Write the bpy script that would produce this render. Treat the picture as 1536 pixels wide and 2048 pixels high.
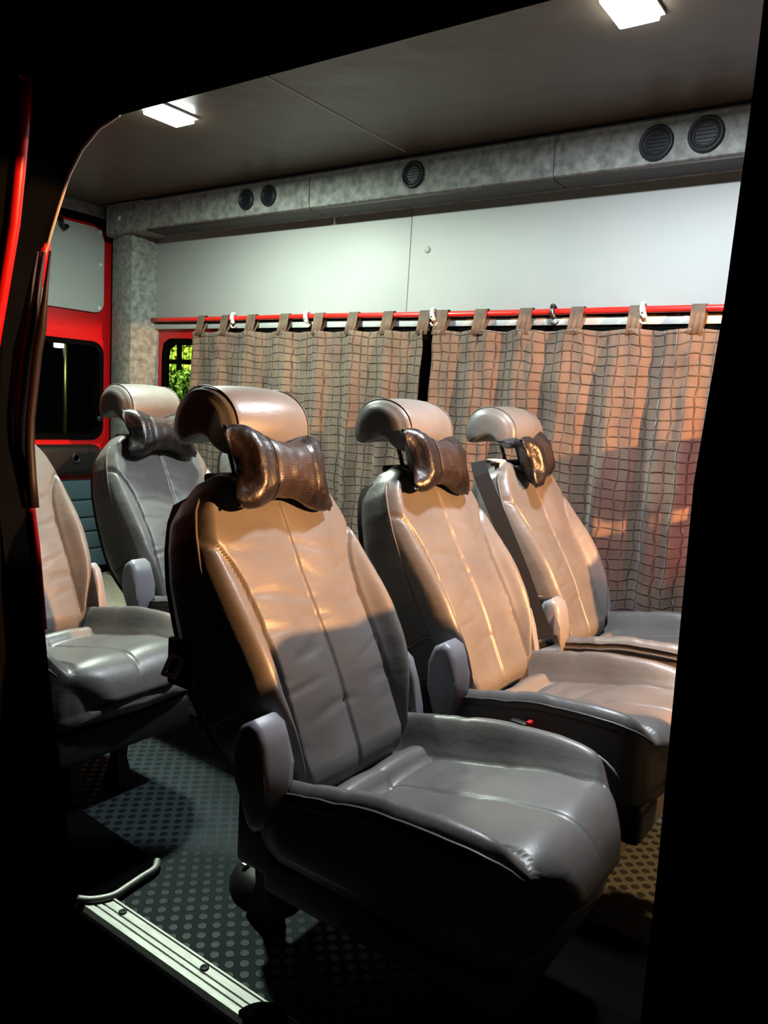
import bpy, bmesh, math, random
from mathutils import Vector, Matrix, noise
for o in list(bpy.data.objects): bpy.data.objects.remove(o)
S = bpy.context.scene
COL = S.collection
random.seed(4)
H = 1.66            # height of the lens above the ground; coordinates below are relative to the lens height

# ------------------------------------------------------------------ camera
cd = bpy.data.cameras.new('camera'); cam = bpy.data.objects.new('camera', cd); COL.objects.link(cam)
cd.sensor_fit = 'VERTICAL'; cd.sensor_height = 36.0; cd.lens = 1547.0/2048*36.0; cd.clip_start = 0.02; cd.clip_end = 200
F = 1547.0
xr = Vector((-2198, -349, F)).normalized(); yd = Vector((1112, -144, F)); yd = (yd - yd.dot(xr)*xr).normalized()
X = -xr; Z = X.cross(yd)
# columns of camera matrix: right, up, backward in world axes
right = Vector((X[0], yd[0], Z[0])); down = Vector((X[1], yd[1], Z[1])); fwd = Vector((X[2], yd[2], Z[2]))
m = Matrix((right, -down, -fwd)).transposed().to_4x4(); m.translation = (0, 0, H)
cam.matrix_world = m; S.camera = cam

# ------------------------------------------------------------------ world, lights, exposure
w = bpy.data.worlds.new('night'); S.world = w; w.use_nodes = True
w.node_tree.nodes['Background'].inputs[0].default_value = (.35, .45, .7, 1)
w.node_tree.nodes['Background'].inputs[1].default_value = 0.0015
S.view_settings.view_transform = 'Standard'; S.view_settings.look = 'None'
S.view_settings.exposure = 0.0; S.view_settings.gamma = 1.0; S.view_settings.use_curve_mapping = False

def light(name, kind, loc, power, color, size=.1, size_y=None, aim=None, spot=None, spread=None):
    l = bpy.data.lights.new(name, kind); l.energy = power; l.color = color
    if kind == 'AREA':
        l.size = size
        if size_y: l.shape = 'RECTANGLE'; l.size_y = size_y
        if spread: l.spread = spread
    else: l.shadow_soft_size = size
    if kind == 'SPOT': l.spot_size = spot; l.spot_blend = .5
    o = bpy.data.objects.new(name, l); COL.objects.link(o)
    o.location = (loc[0], loc[1], loc[2]+H)
    if aim: o.rotation_euler = (Vector(aim)-Vector(loc)).to_track_quat('-Z', 'Y').to_euler()
    return o
LED_L = (-2.31, 1.84, .925); LED_R = (-.71, 1.87, .925)
light('led_light', 'AREA', LED_L, 58, (.84, 1, .84), .10, .14, aim=(LED_L[0], LED_L[1], 0))
light('led_light', 'AREA', LED_R, 44, (.87, .93, 1), .09, .14, aim=(LED_R[0], LED_R[1], 0))
DOME = (1.40, 1.85, .392)
light('cab_dome_light', 'POINT', DOME, 1350, (1, .46, .17), .018)
light('door_edge_spot', 'SPOT', (-4.6, -3.6, 2.2), 150, (1, .75, .5), .1, aim=(-1.36, .745, .28), spot=math.radians(5))  # narrow spot added to brighten the red door edge
light('garden_light', 'AREA', (-9.0, 7.4, 1.9), 420, (.85, 1, .3), .4, aim=(-10.8, 9.4, .6))
light('garden_light', 'AREA', (-6.4, 5.5, 2.3), 60, (.8, 1, .3), .3, aim=(-6.2, 5.5, 0), spread=math.radians(70))
light('red_curtain_fill', 'SPOT', (-.12, 2.40, -.30), 14, (1, .10, .10), .04, aim=(-.80, 2.71, -.22), spot=math.radians(62))  # added red fill on the right curtain, no fixture behind it

# ------------------------------------------------------------------ materials
def mat(name, col, rough=.5, metal=0, spec=.5, bump=None, coat=0, emit=None, sheen=0):
    m = bpy.data.materials.new(name); m.use_nodes = True; nt = m.node_tree
    b = nt.nodes['Principled BSDF']
    b.inputs['Base Color'].default_value = (*col, 1); b.inputs['Roughness'].default_value = rough
    b.inputs['Metallic'].default_value = metal; b.inputs['Specular IOR Level'].default_value = spec
    b.inputs['Coat Weight'].default_value = coat; b.inputs['Sheen Weight'].default_value = sheen
    if emit: b.inputs['Emission Color'].default_value = (*emit[0], 1); b.inputs['Emission Strength'].default_value = emit[1]
    if bump:
        tc = nt.nodes.new('ShaderNodeTexCoord'); last = None
        for sc, st, det, stretch in bump:
            mp = nt.nodes.new('ShaderNodeMapping'); mp.inputs['Scale'].default_value = stretch
            n = nt.nodes.new('ShaderNodeTexNoise'); n.inputs['Scale'].default_value = sc; n.inputs['Detail'].default_value = det
            bp = nt.nodes.new('ShaderNodeBump'); bp.inputs['Strength'].default_value = st[0]; bp.inputs['Distance'].default_value = st[1]
            nt.links.new(tc.outputs['Object'], mp.inputs[0]); nt.links.new(mp.outputs[0], n.inputs[0]); nt.links.new(n.outputs[0], bp.inputs['Height'])
            if last: nt.links.new(last.outputs[0], bp.inputs['Normal'])
            last = bp
        nt.links.new(last.outputs[0], b.inputs['Normal'])
    return m
def mottle(m, c1, c2, scale, detail=4, lo=.35, hi=.65, stretch=(1,1,1)):
    nt = m.node_tree; b = nt.nodes['Principled BSDF']
    tc = nt.nodes.new('ShaderNodeTexCoord'); mp = nt.nodes.new('ShaderNodeMapping'); mp.inputs['Scale'].default_value = stretch
    n = nt.nodes.new('ShaderNodeTexNoise'); n.inputs['Scale'].default_value = scale; n.inputs['Detail'].default_value = detail
    r = nt.nodes.new('ShaderNodeValToRGB'); r.color_ramp.elements[0].position = lo; r.color_ramp.elements[1].position = hi
    r.color_ramp.elements[0].color = (*c1, 1); r.color_ramp.elements[1].color = (*c2, 1)
    nt.links.new(tc.outputs['Object'], mp.inputs[0]); nt.links.new(mp.outputs[0], n.inputs[0]); nt.links.new(n.outputs[0], r.inputs[0]); nt.links.new(r.outputs[0], b.inputs['Base Color'])
    return m
one = (1, 1, 1)
M = {}
M['leather'] = mottle(mat('grey_leather', (.22, .2, .185), .39, bump=[(420, (.22, .001), 3, one), (24, (.20, .006), 4, (1.0, .6, 1.6)), (8, (.10, .012), 3, one)]), (.106, .101, .097), (.138, .132, .127), 6)
M['piping'] = mat('piping_leather', (.09, .08, .072), .45)
M['pillow'] = mat('dark_brown_leather', (.011, .0075, .0075), .35, bump=[(380, (.1, .0008), 2, one), (22, (.45, .012), 3, one)])
# perforated centre panel
def perforated():
    m = mat('perforated_leather', (.022, .013, .011), .4); nt = m.node_tree; b = nt.nodes['Principled BSDF']
    uv = nt.nodes.new('ShaderNodeTexCoord'); v = nt.nodes.new('ShaderNodeTexVoronoi'); v.feature = 'F1'; v.inputs['Scale'].default_value = 200; v.inputs['Randomness'].default_value = 0
    mr = nt.nodes.new('ShaderNodeMapRange'); mr.inputs[1].default_value = .2; mr.inputs[2].default_value = .35
    bp = nt.nodes.new('ShaderNodeBump'); bp.inputs['Distance'].default_value = .001; bp.inputs['Strength'].default_value = .6
    nt.links.new(uv.outputs['Object'], v.inputs['Vector']); nt.links.new(v.outputs['Distance'], mr.inputs[0]); nt.links.new(mr.outputs[0], bp.inputs['Height']); nt.links.new(bp.outputs[0], b.inputs['Normal'])
    return m
M['perf'] = perforated()
M['grey_plastic'] = mat('grey_plastic', (.20, .20, .22), .42, bump=[(500, (.1, .0005), 2, one)])
M['black_plastic'] = mat('black_plastic', (.006, .006, .006), .5)
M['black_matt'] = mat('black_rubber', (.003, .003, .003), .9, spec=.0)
M['vent_black'] = mat('vent_black', (.012, .013, .016), .45, spec=.3)
M['chrome'] = mat('chrome', (.75, .74, .7), .22, 1)
M['steel'] = mat('dark_steel', (.12, .11, .1), .35, 1)
M['red'] = mat('red_paint', (.5, .006, .008), .32, coat=.4)
M['red_rod'] = mat('red_lacquer', (.75, .02, .012), .35, coat=.3)
M['red_button'] = mat('red_plastic', (.5, .01, .01), .4)
M['white_panel'] = mottle(mat('white_panel', (.6, .62, .6), .55), (.38, .40, .39), (.43, .445, .43), 1.5)
M['carpet'] = mottle(mat('mottled_grey_lining', (.2, .2, .19), .9, bump=[(160, (.4, .003), 4, one)]), (.12, .128, .12), (.29, .30, .28), 38, 6, .3, .7)
M['ceiling'] = mat('taupe_vinyl', (.085, .064, .047), .42, bump=[(5, (.35, .03), 2, one), (300, (.08, .0006), 2, one)])
M['seam'] = mat('pale_seam', (.35, .3, .25), .5)
M['dark_trim'] = mat('dark_brown_trim', (.02, .012, .01), .6)
M['alu'] = mottle(mat('aluminium', (.3, .31, .28), .5, .5), (.36, .37, .34), (.5, .51, .48), 30, 5, .3, .7, (1, 6, 1))
M['lip'] = mat('beige_edge_bead', (.45, .38, .3), .5)
M['glass'] = mat('dark_glass', (.01, .01, .012), .05)
nb = M['glass'].node_tree.nodes['Principled BSDF']; nb.inputs['Transmission Weight'].default_value = 1.0; nb.inputs['IOR'].default_value = 1.05; nb.inputs['Base Color'].default_value = (.75, .8, .78, 1)
M['led'] = mat('led_diffuser', (1, 1, 1), .4, emit=((.95, 1, .95), 45))
M['dome'] = mat('dome_diffuser', (1, .8, .5), .4, emit=((1, .5, .2), 6))
M['frame_white'] = mat('white_plastic', (.7, .7, .66), .4)
M['belt'] = mat('belt_webbing', (.006, .006, .007), .8, spec=.2, bump=[(60, (.3, .001), 2, (1, 12, 1))])
M['quilt'] = mat('blue_grey_vinyl', (.05, .085, .10), .5, bump=[(200, (.15, .001), 2, one)])
M['white_cloth'] = mat('white_cloth', (.4, .4, .38), .8)
M['mat'] = mottle(mat('beige_speckle', (.5, .47, .36), .9), (.25, .23, .16), (.45, .43, .34), 120, 4)
M['grass'] = mottle(mat('asphalt', (.02, .022, .018), .9), (.01, .012, .01), (.03, .035, .02), 4)
M['leaf'] = mottle(mat('hedge_leaf', (.05, .12, .02), .6), (.03, .08, .012), (.12, .2, .03), 12)
M['leaf_bright'] = mottle(mat('yellow_green_leaf', (.3, .45, .08), .6), (.22, .33, .05), (.6, .65, .25), 5)
M['fence'] = mat('green_fence_paint', (.005, .05, .025), .5)
M['orange'] = mat('orange_card', (.9, .35, .06), .6); M['green'] = mat('green_card', (.02, .22, .04), .6)

def floor_mat():
    m = mat('coin_rubber', (.02, .03, .032), .6, spec=.2); nt = m.node_tree; b = nt.nodes['Principled BSDF']; N = nt.nodes.new; L = nt.links.new
    tc = N('ShaderNodeTexCoord'); v = N('ShaderNodeTexVoronoi'); v.voronoi_dimensions = '2D'; v.inputs['Scale'].default_value = 1/.0285; v.inputs['Randomness'].default_value = 0
    mp = N('ShaderNodeMapping'); mp.inputs['Rotation'].default_value = (0, 0, math.radians(45)); L(tc.outputs['Object'], mp.inputs[0]); L(mp.outputs[0], v.inputs['Vector'])
    mr = N('ShaderNodeMapRange'); mr.inputs[1].default_value = .36; mr.inputs[2].default_value = .31; L(v.outputs['Distance'], mr.inputs[0])
    mx = N('ShaderNodeMix'); mx.data_type = 'RGBA'; mx.inputs[6].default_value = (.017, .027, .029, 1); mx.inputs[7].default_value = (.006, .009, .010, 1)
    L(mr.outputs[0], mx.inputs[0]); L(mx.outputs[2], b.inputs['Base Color'])
    r = N('ShaderNodeMapRange'); r.inputs[3].default_value = .85; r.inputs[4].default_value = .42; L(mr.outputs[0], r.inputs[0]); L(r.outputs[0], b.inputs['Roughness'])
    bp = N('ShaderNodeBump'); bp.inputs['Distance'].default_value = .0015; bp.inputs['Strength'].default_value = .8; L(mr.outputs[0], bp.inputs['Height'])
    n = N('ShaderNodeTexNoise'); n.inputs['Scale'].default_value = 500; b2 = N('ShaderNodeBump'); b2.inputs['Distance'].default_value = .0006; b2.inputs['Strength'].default_value = .5
    L(tc.outputs['Object'], n.inputs[0]); L(n.outputs[0], b2.inputs['Height']); L(bp.outputs[0], b2.inputs['Normal']); L(b2.outputs[0], b.inputs['Normal'])
    return m
M['floor'] = floor_mat()

def curtain_mat():
    m = mat('netted_brown_cloth', (.3, .22, .15), .85, sheen=.2); nt = m.node_tree; b = nt.nodes['Principled BSDF']; N = nt.nodes.new; L = nt.links.new
    uv = N('ShaderNodeUVMap'); n = N('ShaderNodeTexNoise'); n.inputs['Scale'].default_value = 9; n.inputs['Detail'].default_value = 2
    L(uv.outputs[0], n.inputs['Vector'])
    sub = N('ShaderNodeVectorMath'); sub.operation = 'SUBTRACT'; sub.inputs[1].default_value = (.5, .5, .5); L(n.outputs['Color'], sub.inputs[0])
    sc = N('ShaderNodeVectorMath'); sc.operation = 'SCALE'; sc.inputs['Scale'].default_value = .030; L(sub.outputs[0], sc.inputs[0])
    ad = N('ShaderNodeVectorMath'); ad.operation = 'ADD'; L(uv.outputs[0], ad.inputs[0]); L(sc.outputs[0], ad.inputs[1])
    dv = N('ShaderNodeVectorMath'); dv.operation = 'MULTIPLY'; dv.inputs[1].default_value = (1/.040, 1/.036, 1); L(ad.outputs[0], dv.inputs[0])
    sp = N('ShaderNodeSeparateXYZ'); L(dv.outputs[0], sp.inputs[0])
    def cord(sock):
        fr = N('ShaderNodeMath'); fr.operation = 'PINGPONG'; fr.inputs[1].default_value = .5; L(sock, fr.inputs[0])
        return fr.outputs[0]
    a = cord(sp.outputs[0]); c = cord(sp.outputs[1])
    mn = N('ShaderNodeMath'); mn.operation = 'MINIMUM'; L(a, mn.inputs[0]); L(c, mn.inputs[1])
    line = N('ShaderNodeMapRange'); line.inputs[1].default_value = .10; line.inputs[2].default_value = .03; L(mn.outputs[0], line.inputs[0])
    weave = N('ShaderNodeTexNoise'); weave.inputs['Scale'].default_value = 260; L(uv.outputs[0], weave.inputs['Vector'])
    mixn = N('ShaderNodeTexNoise'); mixn.inputs['Scale'].default_value = 5; L(uv.outputs[0], mixn.inputs['Vector'])
    cr = N('ShaderNodeValToRGB'); cr.color_ramp.elements[0].position = .3; cr.color_ramp.elements[1].position = .7
    cr.color_ramp.elements[0].color = (.092, .058, .043, 1); cr.color_ramp.elements[1].color = (.145, .10, .068, 1); L(mixn.outputs[0], cr.inputs[0])
    brk = N('ShaderNodeTexNoise'); brk.inputs['Scale'].default_value = 22; brk.inputs['Detail'].default_value = 3; L(uv.outputs[0], brk.inputs['Vector'])
    br = N('ShaderNodeMapRange'); br.inputs[1].default_value = .40; br.inputs[2].default_value = .60; br.inputs[3].default_value = .35; br.inputs[4].default_value = 1; L(brk.outputs[0], br.inputs[0])
    ml = N('ShaderNodeMath'); ml.operation = 'MULTIPLY'; L(line.outputs[0], ml.inputs[0]); L(br.outputs[0], ml.inputs[1])
    mx = N('ShaderNodeMix'); mx.data_type = 'RGBA'; L(ml.outputs[0], mx.inputs[0]); L(cr.outputs[0], mx.inputs[6]); mx.inputs[7].default_value = (.035, .02, .012, 1)
    L(mx.outputs[2], b.inputs['Base Color'])
    bp = N('ShaderNodeBump'); bp.inputs['Distance'].default_value = .006; bp.inputs['Strength'].default_value = .9; L(line.outputs[0], bp.inputs['Height'])
    b2 = N('ShaderNodeBump'); b2.inputs['Distance'].default_value = .001; b2.inputs['Strength'].default_value = .5; L(weave.outputs[0], b2.inputs['Height']); L(bp.outputs[0], b2.inputs['Normal'])
    L(b2.outputs[0], b.inputs['Normal'])
    return m
M['curtain'] = curtain_mat()
M['tab'] = mottle(mat('plain_brown_cloth', (.27, .2, .14), .85), (.10, .065, .045), (.145, .10, .068), 30)

# ------------------------------------------------------------------ helpers
def tag(o, label=None, cat=None, group=None, kind=None):
    if label: o['label'] = label
    if cat: o['category'] = cat
    if group: o['group'] = group
    if kind: o['kind'] = kind
    return o
def thing(name, loc, label, cat, group=None, rotz=0):
    o = bpy.data.objects.new(name, None); COL.objects.link(o); o.empty_display_size = .05
    o.location = (loc[0], loc[1], loc[2]+H); o.rotation_euler.z = rotz
    return tag(o, label, cat, group)
def link(name, bm, m, parent=None, smooth=True, kind=None, sharp=None):
    """ONE mesh object; top-level meshes get their origin at their base"""
    bmesh.ops.recalc_face_normals(bm, faces=bm.faces)
    off = Vector((0, 0, 0))
    if parent is None and len(bm.verts):
        xs = [v.co.x for v in bm.verts]; ys = [v.co.y for v in bm.verts]; zs = [v.co.z for v in bm.verts]
        off = Vector(((min(xs)+max(xs))/2, (min(ys)+max(ys))/2, min(zs)))
        bmesh.ops.translate(bm, verts=bm.verts, vec=-off)
    me = bpy.data.meshes.new(name); bm.to_mesh(me); bm.free()
    for p in me.polygons: p.use_smooth = smooth
    if smooth and sharp: me.set_sharp_from_angle(angle=math.radians(sharp))
    for mm in (m if isinstance(m, list) else [m]): me.materials.append(mm)
    o = bpy.data.objects.new(name, me); COL.objects.link(o)
    if parent: o.parent = parent
    else: o.location = (off.x, off.y, off.z+H)
    if kind: o['kind'] = kind
    return o
def box(bm, x0, x1, y0, y1, z0, z1, bev=0, seg=2):
    r = bmesh.ops.create_cube(bm, size=1)
    vs = r['verts']
    for v in vs: v.co = Vector(((x0+x1)/2+v.co.x*(x1-x0), (y0+y1)/2+v.co.y*(y1-y0), (z0+z1)/2+v.co.z*(z1-z0)))
    if bev:
        es = list({e for v in vs for e in v.link_edges})
        bmesh.ops.bevel(bm, geom=es, offset=bev, segments=seg, affect='EDGES', profile=.5)
def tube(bm, pts, r, n=8, cap=True):
    pts = [Vector(p) for p in pts]; rings = []
    up = None
    for i, p in enumerate(pts):
        t = (pts[min(i+1, len(pts)-1)]-pts[max(i-1, 0)]).normalized()
        if up is None: up = t.orthogonal().normalized()
        up = (up-up.dot(t)*t).normalized(); s = t.cross(up)
        rr = r[i] if isinstance(r, (list, tuple)) else r
        rings.append([bm.verts.new(p+rr*(math.cos(a)*up+math.sin(a)*s)) for a in [2*math.pi*k/n for k in range(n)]])
    for a, b in zip(rings, rings[1:]):
        for k in range(n): bm.faces.new((a[k], a[(k+1) % n], b[(k+1) % n], b[k]))
    if cap: bm.faces.new(rings[0]); bm.faces.new(rings[-1])
def disc(bm, c, axis, r, depth, n=24, bev=0):
    axis = Vector(axis).normalized(); c = Vector(c)
    prof = [(r, 0), (r, depth-bev), (r-bev, depth)] if bev else [(r, 0), (r, depth)]
    u = axis.orthogonal().normalized(); v = axis.cross(u); rings = []
    for rr, d in prof: rings.append([bm.verts.new(c+axis*d+rr*(math.cos(a)*u+math.sin(a)*v)) for a in [2*math.pi*k/n for k in range(n)]])
    for a, b in zip(rings, rings[1:]):
        for k in range(n): bm.faces.new((a[k], a[(k+1) % n], b[(k+1) % n], b[k]))
    bm.faces.new(rings[0]); bm.faces.new(rings[-1])
def ringd(bm, c, axis, prof, n=28):
    """lathe: prof = (radius, height along axis)"""
    axis = Vector(axis).normalized(); c = Vector(c); u = axis.orthogonal().normalized(); v = axis.cross(u); rings = []
    for rr, d in prof: rings.append([bm.verts.new(c+axis*d+rr*(math.cos(a)*u+math.sin(a)*v)) for a in [2*math.pi*k/n for k in range(n)]])
    for a, b in zip(rings, rings[1:]):
        for k in range(n): bm.faces.new((a[k], a[(k+1) % n], b[(k+1) % n], b[k]))
def loft(bm, loops, cap=True, closed=False):
    R = [[bm.verts.new(p) for p in l] for l in loops]; n = len(R[0])
    prs = list(zip(R, R[1:])) + ([(R[-1], R[0])] if closed else [])
    for a, b in prs:
        for k in range(n): bm.faces.new((a[k], a[(k+1) % n], b[(k+1) % n], b[k]))
    if cap and not closed:
        for l in (R[0], R[-1]):
            c = bm.verts.new(sum((v.co for v in l), Vector())/n)
            for k in range(n): bm.faces.new((l[k], l[(k+1) % n], c))
def prism(bm, poly, axis, a0, a1, bev=0):
    """poly of 2-D points; axis 'y' -> points are (x,z); 'x' -> (y,z); 'z' -> (x,y)"""
    def P(p, a): return {'y': Vector((p[0], a, p[1])), 'x': Vector((a, p[0], p[1])), 'z': Vector((p[0], p[1], a))}[axis]
    A = [bm.verts.new(P(p, a0)) for p in poly]; B = [bm.verts.new(P(p, a1)) for p in poly]; n = len(poly)
    fa = bm.faces.new(A); fb = bm.faces.new(B)
    for k in range(n): bm.faces.new((A[k], A[(k+1) % n], B[(k+1) % n], B[k]))
    if bev: bmesh.ops.bevel(bm, geom=list(fa.edges)+list(fb.edges), offset=bev, segments=3, affect='EDGES', profile=.5)
def rrect(x0, x1, z0, z1, r, n=6):
    if not isinstance(r, (list, tuple)): r = [r]*4
    pts = []
    for (cx, cz, a0, rr) in ((x1-r[0], z0+r[0], -90, r[0]), (x1-r[1], z1-r[1], 0, r[1]), (x0+r[2], z1-r[2], 90, r[2]), (x0+r[3], z0+r[3], 180, r[3])):
        for k in range(n+1):
            a = math.radians(a0+90*k/n); pts.append((cx+rr*math.cos(a), cz+rr*math.sin(a)))
    return pts
def framed(bm, outer, inner, axis, a0, a1):
    """plate with a hole; outer and inner have equal point counts"""
    def P(p, a): return {'y': Vector((p[0], a, p[1])), 'x': Vector((a, p[0], p[1])), 'z': Vector((p[0], p[1], a))}[axis]
    L = [[bm.verts.new(P(p, a)) for p in pl] for pl, a in ((outer, a0), (inner, a0), (inner, a1), (outer, a1))]
    n = len(outer)
    for i in range(4):
        a, b = L[i], L[(i+1) % 4]
        for k in range(n): bm.faces.new((a[k], a[(k+1) % n], b[(k+1) % n], b[k]))
def resample(poly, n):
    P = [Vector(p) for p in poly]; P.append(P[0]); d = [0]
    for a, b in zip(P, P[1:]): d.append(d[-1]+(b-a).length)
    out = []; j = 0
    for k in range(n):
        t = d[-1]*k/n
        while d[j+1] < t: j += 1
        f = (t-d[j])/max(d[j+1]-d[j], 1e-9); out.append(tuple(P[j].lerp(P[j+1], f)))
    return out
def smooth(a, b, x):
    t = max(0, min(1, (x-a)/(b-a))); return t*t*(3-2*t)
def lerpt(tab, x):
    if x <= tab[0][0]: return tab[0][1]
    for (a, fa), (b, fb) in zip(tab, tab[1:]):
        if x <= b: 
            t = (x-a)/(b-a); return fa+(fb-fa)*t
    return tab[-1][1]
def copy_tree(o, parent=None):
    c = o.copy(); COL.objects.link(c); c.parent = parent
    for ch in list(o.children): copy_tree(ch, c)
    return c

# ================================================================== VAN SHELL
ZF = -1.06; ZC = .96; YN = .87; YW = 2.76; XR = -3.8; XE = 1.7
bm = bmesh.new(); box(bm, XR-.02, XE, .868, 2.84, ZF-.04, ZF)
fl = link('floor', bm, M['floor'], smooth=False, kind='structure')
bm = bmesh.new(); box(bm, XR, XE, .80, 2.86, ZC, ZC+.04)
link('ceiling', bm, M['ceiling'], smooth=False, kind='structure')
bm = bmesh.new(); box(bm, -1.792, -1.784, .90, 2.53, ZC-.0025, ZC+.002, .0012)
link('trim_5', bm, M['seam'], kind='structure')
# far wall: red body with the small rear window hole, white boarding above the rod
wx0, wx1, wz0, wz1 = -3.50, -3.19, -.14, .285
n = 28
hole = resample(rrect(-3.475, -3.17, -.20, .285, .06, 6), n)
outr = resample(rrect(-3.56, -3.05, -.30, .33, .001, 6), n)
bm = bmesh.new()
framed(bm, outr, hole, 'y', 2.76, 2.78)
box(bm, XR, -3.56, 2.76, 2.80, ZF, 1.0); box(bm, -3.05, XE, 2.76, 2.80, ZF, 1.0)
box(bm, -3.56, -3.05, 2.76, 2.80, .33, 1.0); box(bm, -3.56, -3.05, 2.76, 2.80, ZF, -.30)
link('wall_left', bm, M['red'], smooth=False, kind='structure')
bm = bmesh.new()
framed(bm, resample(rrect(-3.475, -3.17, -.20, .285, .06, 6), n), resample(rrect(-3.448, -3.19, -.17, .252, .05, 6), n), 'y', 2.755, 2.785)
wf = link('window_1', bm, M['black_matt'], smooth=False, kind='structure')
bm = bmesh.new(); prism(bm, rrect(-3.45, -3.185, -.175, .258, .05), 'y', 2.774, 2.778)
o = link('pane', bm, M['glass'], wf, smooth=False); o.location = -Vector(wf.location)+Vector((0, 0, H))
bm = bmesh.new(); box(bm, -3.56, -1.884, 2.742, 2.762, .392, .83, .002)
link('trim_6', bm, M['white_panel'], kind='structure', sharp=30)
bm = bmesh.new(); box(bm, -1.880, XE, 2.740, 2.762, .392, .83, .002)
link('trim_7', bm, M['white_panel'], kind='structure', sharp=30)
bm = bmesh.new(); box(bm, -3.55, XE, 2.735, 2.762, .332, .361, .003)
link('trim_8', bm, M['white_panel'], kind='structure', sharp=30)
bm = bmesh.new(); box(bm, -3.55, XE, 2.70, 2.762, .815, .84, .003)
link('trim_9', bm, M['dark_trim'], kind='structure')
bm = bmesh.new(); box(bm, -3.55, XE, 2.75, 2.762, .361, .392)  # dark strip stands in for the shade below the curtain rod
link('trim_13', bm, M['dark_trim'], kind='structure')
def rivet(c, axis, m='white_panel', r=.014, lab='', grp='round caps on the lining'):
    bm = bmesh.new(); ringd(bm, c, axis, [(r, 0), (r, .003), (r*.7, .006), (.0005, .007)], 16)
    o = link('rivet_cap', bm, M[m]); tag(o, lab, 'rivet', grp); return o
rivet((-1.795, 2.74, .64), (0, -1, 0), lab='small round white cap on the upper white wall boarding')

bm = bmesh.new(); prism(bm, rrect(-3.0, XE, -.45, .331, .02), 'y', 2.745, 2.765); box(bm, -.1, XE, 2.745, 2.765, ZF, .36)  # the box is an unseen black cab lining added to stop red bounce
link('window_2', bm, M['black_matt'], smooth=False, kind='structure')
# air duct along the far wall in three lengths
secs = [(-3.40, -2.300, 'leftmost length of the mottled grey air duct with two small round vents'), (-2.296, -1.194, 'middle length of the mottled grey air duct with a single round vent'), (-1.190, .35, 'rightmost length of the mottled grey air duct with two large round vents')]
duct_prof = [(2.70, .808), (2.585, .808), (2.573, .814), (2.570, .83), (2.566, .925), (2.56, .94), (2.575, .952), (2.76, .955), (2.76, .808)]
ducts = []
for (a, b, lab) in secs:
    t = thing('air_duct', ((a+b)/2, 2.66, .80), lab, 'air duct', 'lengths of overhead air duct')
    bm = bmesh.new(); prism(bm, [(p[0]-2.66, p[1]-.80) for p in duct_prof], 'x', a-(a+b)/2, b-(a+b)/2)
    link('duct_casing', bm, M['carpet'], t, sharp=40); ducts.append(t)
    bm = bmesh.new(); box(bm, a-(a+b)/2, b-(a+b)/2, 2.584-2.66, 2.70-2.66, .003, .010)
    o = link('underside_strip', bm, M['dark_trim'], t, smooth=False); o['label'] = 'dark brown underside strip'
vent_at = [(-2.671, .879, .045, 0), (-2.533, .882, .045, 0), (-1.770, .883, .050, 1), (-.846, .873, .054, 2), (-.697, .878, .054, 2)]
for (vx, vz, r, di) in vent_at:
    d = ducts[di]
    c = Vector((vx-d.location.x, 2.569-2.66, vz-.80))
    bm = bmesh.new()
    ringd(bm, c, (0, -1, 0), [(r, -.004), (r, .008), (r*.93, .013), (r*.80, .012), (r*.78, .003), (r*.72, .003), (r*.70, .010), (r*.60, .009), (r*.58, -.02)])
    v = link('air_vent', bm, M['vent_black'], d); v['label'] = 'black round air vent'
    bm = bmesh.new(); disc(bm, c+Vector((0, .002, 0)), (0, -1, 0), r*.62, .006, 24)
    for k in range(-2, 3): box(bm, c.x-r*.55*math.cos(k*.45), c.x+r*.55*math.cos(k*.45), c.y-.009, c.y-.003, c.z+k*r*.21-.0015, c.z+k*r*.21+.0015)
    link('vent_louvre', bm, M['vent_black'], v, smooth=False)

# D-pillar lining (mottled) and corner cap
t = thing('pillar_cover', (-3.56, 2.70, ZF), 'mottled grey rear corner pillar lining under the duct', 'pillar cover')
bm = bmesh.new(); prism(bm, [(-.205, .08), (-.205, -.055), (-.045, -.105), (.015, -.095), (.05, .06)], 'z', 0, 1.865, .004)
link('pillar_lining', bm, M['carpet'], t, sharp=30)
t = thing('corner_cap', (-3.53, 2.66, .808), 'rounded mottled grey corner cap where duct meets rear pillar', 'corner cap')
bm = bmesh.new(); prism(bm, [(-.235, .10), (-.235, -.03), (-.22, -.065), (-.18, -.095), (.13, -.095), (.13, .10)], 'z', -.005, .147, .008)
link('cap_body', bm, M['carpet'], t, sharp=30)
bm = bmesh.new(); ringd(bm, (-.07, -.094, .07), (0, -1, 0), [(.012, 0), (.012, .003), (.008, .006), (.0005, .006)], 14)
link('rivet', bm, M['frame_white'], t)

# rear end: body ring with arch, red doors
bm = bmesh.new()
arch_in = rrect(.95, 2.745, -1.02, .90, [.02, .16, .16, .02], 8); arch_out = rrect(.80, 2.80, -1.20, 1.0, .001, 8)
n = 72
framed(bm, resample(arch_out, n), resample(arch_in, n), 'x', -3.80, -3.86)
link('wall_rear', bm, M['carpet'], smooth=False, kind='structure')
bm = bmesh.new(); framed(bm, resample(arch_in, n), resample(rrect(.975, 2.715, -1.0, .868, [.02, .15, .15, .02], 8), n), 'x', -3.79, -3.87)
link('trim_10', bm, M['black_matt'], smooth=False, kind='structure')
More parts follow.
